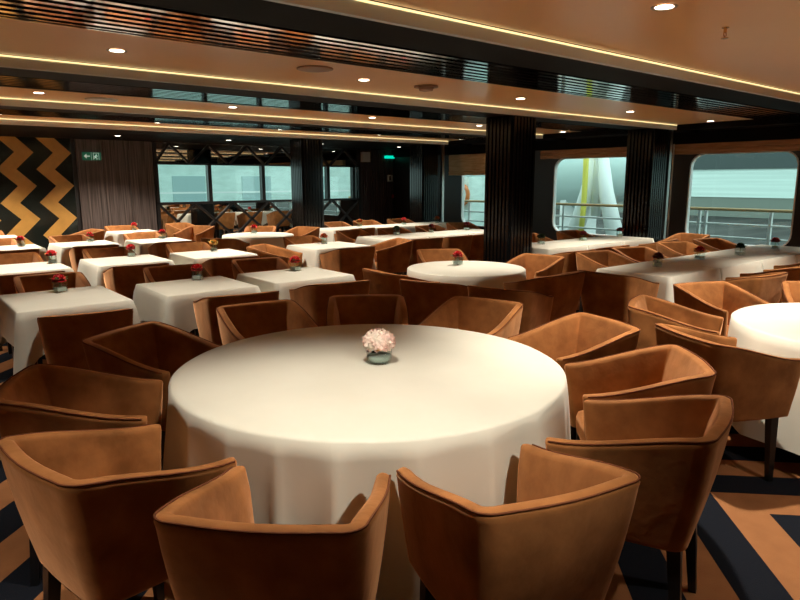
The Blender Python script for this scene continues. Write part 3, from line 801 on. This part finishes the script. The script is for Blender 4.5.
run_chairs([
    (5.14, 3.20, -90, 'dark backed tub chair at left end of joined tables'),
    (5.95, 2.45, -4, 'leftmost tub chair on the near side of joined tables'),
    (6.80, 2.45, -4, 'second tub chair on the near side of joined tables'),
    (7.65, 2.45, -14, 'third tub chair on the near side of joined tables'),
    (8.55, 2.45, -4, 'rightmost tub chair on the near side of joined tables'),
    (6.25, 4.02, 168, 'leftmost tub chair on the far side of joined tables'),
    (6.95, 4.02, 160, 'second tub chair on the far side of joined tables'),
    (7.98, 4.02, 160, 'third tub chair on the far side of joined tables'),
    (8.85, 3.98, 165, 'rightmost tub chair on the far side of joined tables')], 'by the right window')
run_chairs([
    (6.30, 4.64, -2, 'leftmost tub chair on the near side of joined tables'),
    (7.05, 4.66, 0, 'middle tub chair on the near side of joined tables'),
    (8.30, 4.66, 10, 'rightmost tub chair on the near side of joined tables'),
    (9.33, 4.74, 82, 'tub chair at the right end of the joined tables'),
    (7.60, 6.12, 180, 'left tub chair on the far side of joined tables'),
    (8.65, 6.12, 178, 'right tub chair on the far side of joined tables')], 'by the davit window')
run_chairs([
    (5.41, 6.92, 74, 'tub chair turned outward at left end of joined tables'),
    (6.03, 7.00, -6, 'first tub chair from left on near side of joined tables'),
    (6.62, 6.99, 2, 'second tub chair from left on near side of joined tables'),
    (7.20, 6.99, 4, 'third tub chair from left on near side of joined tables'),
    (7.78, 6.99, 0, 'fourth tub chair from left on near side of joined tables'),
    (6.00, 8.50, 180, 'leftmost tub chair on the far side of joined tables'),
    (6.85, 8.50, 180, 'second tub chair on the far side of joined tables'),
    (7.70, 8.50, 180, 'third tub chair on the far side of joined tables'),
    (8.65, 8.72, 165, 'tub chair at the far right corner of the joined tables')], 'beside the big column')
run_chairs([
    (6.42, 9.16, 5, 'tub chair at left on near side of joined tables'),
    (6.95, 10.46, 180, 'leftmost tub chair on the far side of joined tables'),
    (7.72, 10.48, 180, 'middle tub chair on the far side of joined tables'),
    (8.60, 10.48, 180, 'rightmost tub chair on the far side of joined tables')], 'before the slatted wall')

# ---- flowers
fl = [
    (1.03, 5.48, 'rose', 'leaf', 'in the front row at left photo edge'),
    (2.10, 5.40, 'rose', 'leaf', 'in the front row, second table from the left'),
    (3.05, 5.36, 'rose', 'leaf', 'in the front row, third table from the left'),
    (1.36, 7.50, 'rose', 'leaf', 'in the second row at left photo edge'),
    (2.20, 7.62, 'rose', 'leaf', 'in the second row, second table from the left'),
    (3.16, 7.55, 'rose_yellow', 'leaf', 'in the second row, third table from the left'),
    (4.72, 7.48, 'rose_orange', 'leaf_dark', 'on the second row table nearest the middle'),
    (1.42, 9.75, 'rose', 'leaf', 'in the third row at left photo edge'),
    (2.30, 9.85, 'rose', 'leaf', 'in the third row, second table from the left'),
    (3.27, 9.70, 'rose', 'leaf', 'in the third row, third table from the left'),
    (1.20, 11.6, 'rose', 'leaf', 'on the back row table before the zigzag wall'),
    (3.45, 11.65, 'rose', 'leaf', 'on the back row table before the veneer doors'),
    (4.80, 9.75, 'rose', 'leaf', 'on the far round table before the glazed screen'),
    (4.56, 4.68, 'rose', 'leaf_dark', 'on the middle round table'),
    (6.0, 3.30, 'rose_dark', 'leaf_dark', 'first from left on joined tables by right window'),
    (6.93, 3.33, 'rose', 'leaf', 'second from left on joined tables by the right window'),
    (7.66, 3.22, 'leaf_dark', 'leaf_dark', 'third from left on joined tables by the right window'),
    (8.72, 3.25, 'rose', 'leaf', 'rightmost on joined tables by the right window'),
    (6.95, 5.52, 'leaf_dark', 'leaf_dark', 'leftmost on joined tables before the davit window'),
    (7.83, 5.47, 'rose_dark', 'leaf_dark', 'midway on joined tables before the davit window'),
    (8.80, 5.49, 'rose_dark', 'leaf_dark', 'rightmost on joined tables before the davit window'),
    (6.42, 8.0, 'leaf_dark', 'leaf_dark', 'leftmost on joined tables beside the big column'),
    (7.15, 7.98, 'rose_dark', 'leaf_dark', 'midway on joined tables beside the big column'),
    (7.98, 7.98, 'rose_dark', 'leaf_dark', 'rightmost on joined tables beside the big column'),
    (7.05, 9.9, 'rose_orange', 'leaf', 'leftmost on joined tables before the slatted wall'),
    (8.05, 9.8, 'rose', 'leaf_dark', 'midway on joined tables before the slatted wall'),
    (8.80, 9.65, 'rose_orange', 'leaf', 'rightmost on joined tables before the slatted wall')]
bn = {'rose': 'red rose', 'rose_dark': 'dark red rose', 'rose_orange': 'orange rose', 'rose_yellow': 'yellow flower', 'leaf_dark': 'dark greenery'}
for i, (x, y, b, lf, nm) in enumerate(fl):
    flower_vase(x, y, M[b], 'glass vase with %s %s' % (bn[b], nm), 100 + i, lf, ((0, 0), (0.022, 0.018)) if i % 3 == 0 else ((0, 0),))

# pink hydrangea on the big table
t = thing('flower_bowl', 'round glass bowl of pale pink hydrangea on the big round table', 'flower bowl', (1.765, 2.335, 0.7505))
bm = bmesh.new(); lathe(bm, [(0.046, 0), (0.058, 0.012), (0.062, 0.035), (0.060, 0.062), (0.055, 0.062), (0.057, 0.035), (0.050, 0.012), (0.002, 0.008)], 32)
obj('bowl', bm, M['vaseglass'], t, True)
bm = bmesh.new(); lathe(bm, [(0.045, 0.010), (0.053, 0.02), (0.055, 0.040), (0.002, 0.042)], 24); obj('water', bm, M['water'], t, True)
obj('leaves', leaf_mesh(random.Random(4), 7, 0.05), M['leaf_dark'], t, False, (0, 0, 0.060))
rd = random.Random(12); bm = bmesh.new()
for k in range(95):
    zf = 1 - 1.45 * (k + 0.5) / 95; a = k * 2.39996; rr = math.sqrt(max(0, 1 - zf * zf))
    c = Vector((rr * cos(a) * 0.070, rr * sin(a) * 0.070, 0.103 + zf * 0.050)); nrm = Vector((rr * cos(a), rr * sin(a), zf)).normalized()
    s = nrm.cross(Vector((0, 0, 1)) if abs(nrm.z) < .9 else Vector((1, 0, 0))).normalized(); u_ = nrm.cross(s)
    rot = rd.uniform(0, 1.5)
    for q_ in range(4):
        b_ = rot + q_ * pi / 2; d = s * cos(b_) + u_ * sin(b_); e = -s * sin(b_) + u_ * cos(b_); L_ = 0.020 * rd.uniform(0.8, 1.2)
        v = [bm.verts.new(p) for p in (c, c + d * L_ * 0.6 + e * L_ * 0.5 + nrm * 0.003, c + d * L_ * 1.1 + nrm * 0.012 * rd.random(), c + d * L_ * 0.6 - e * L_ * 0.5 + nrm * 0.003)]
        bm.faces.new(v)
fb = obj('hydrangea', bm, M['petal_pink'], t)
bm = bmesh.new(); bmesh.ops.create_icosphere(bm, subdivisions=2, radius=0.056)
for v in bm.verts: v.co.z *= 0.72
obj('flower_core', bm, mat('hydrangea core', (0.75, 0.45, 0.36), 0.8), fb, True, (0, 0, 0.100))
for k, (dx, dy, dz, mm) in enumerate(((-0.035, -0.045, 0.075, 'rose_yellow'), (0.04, -0.035, 0.085, 'rose_orange'), (-0.06, 0.0, 0.085, 'petal_pink'))):
    obj('bloom', rose_mesh(0.017, rd), M[mm], t, True, (dx, dy, dz + 0.01))
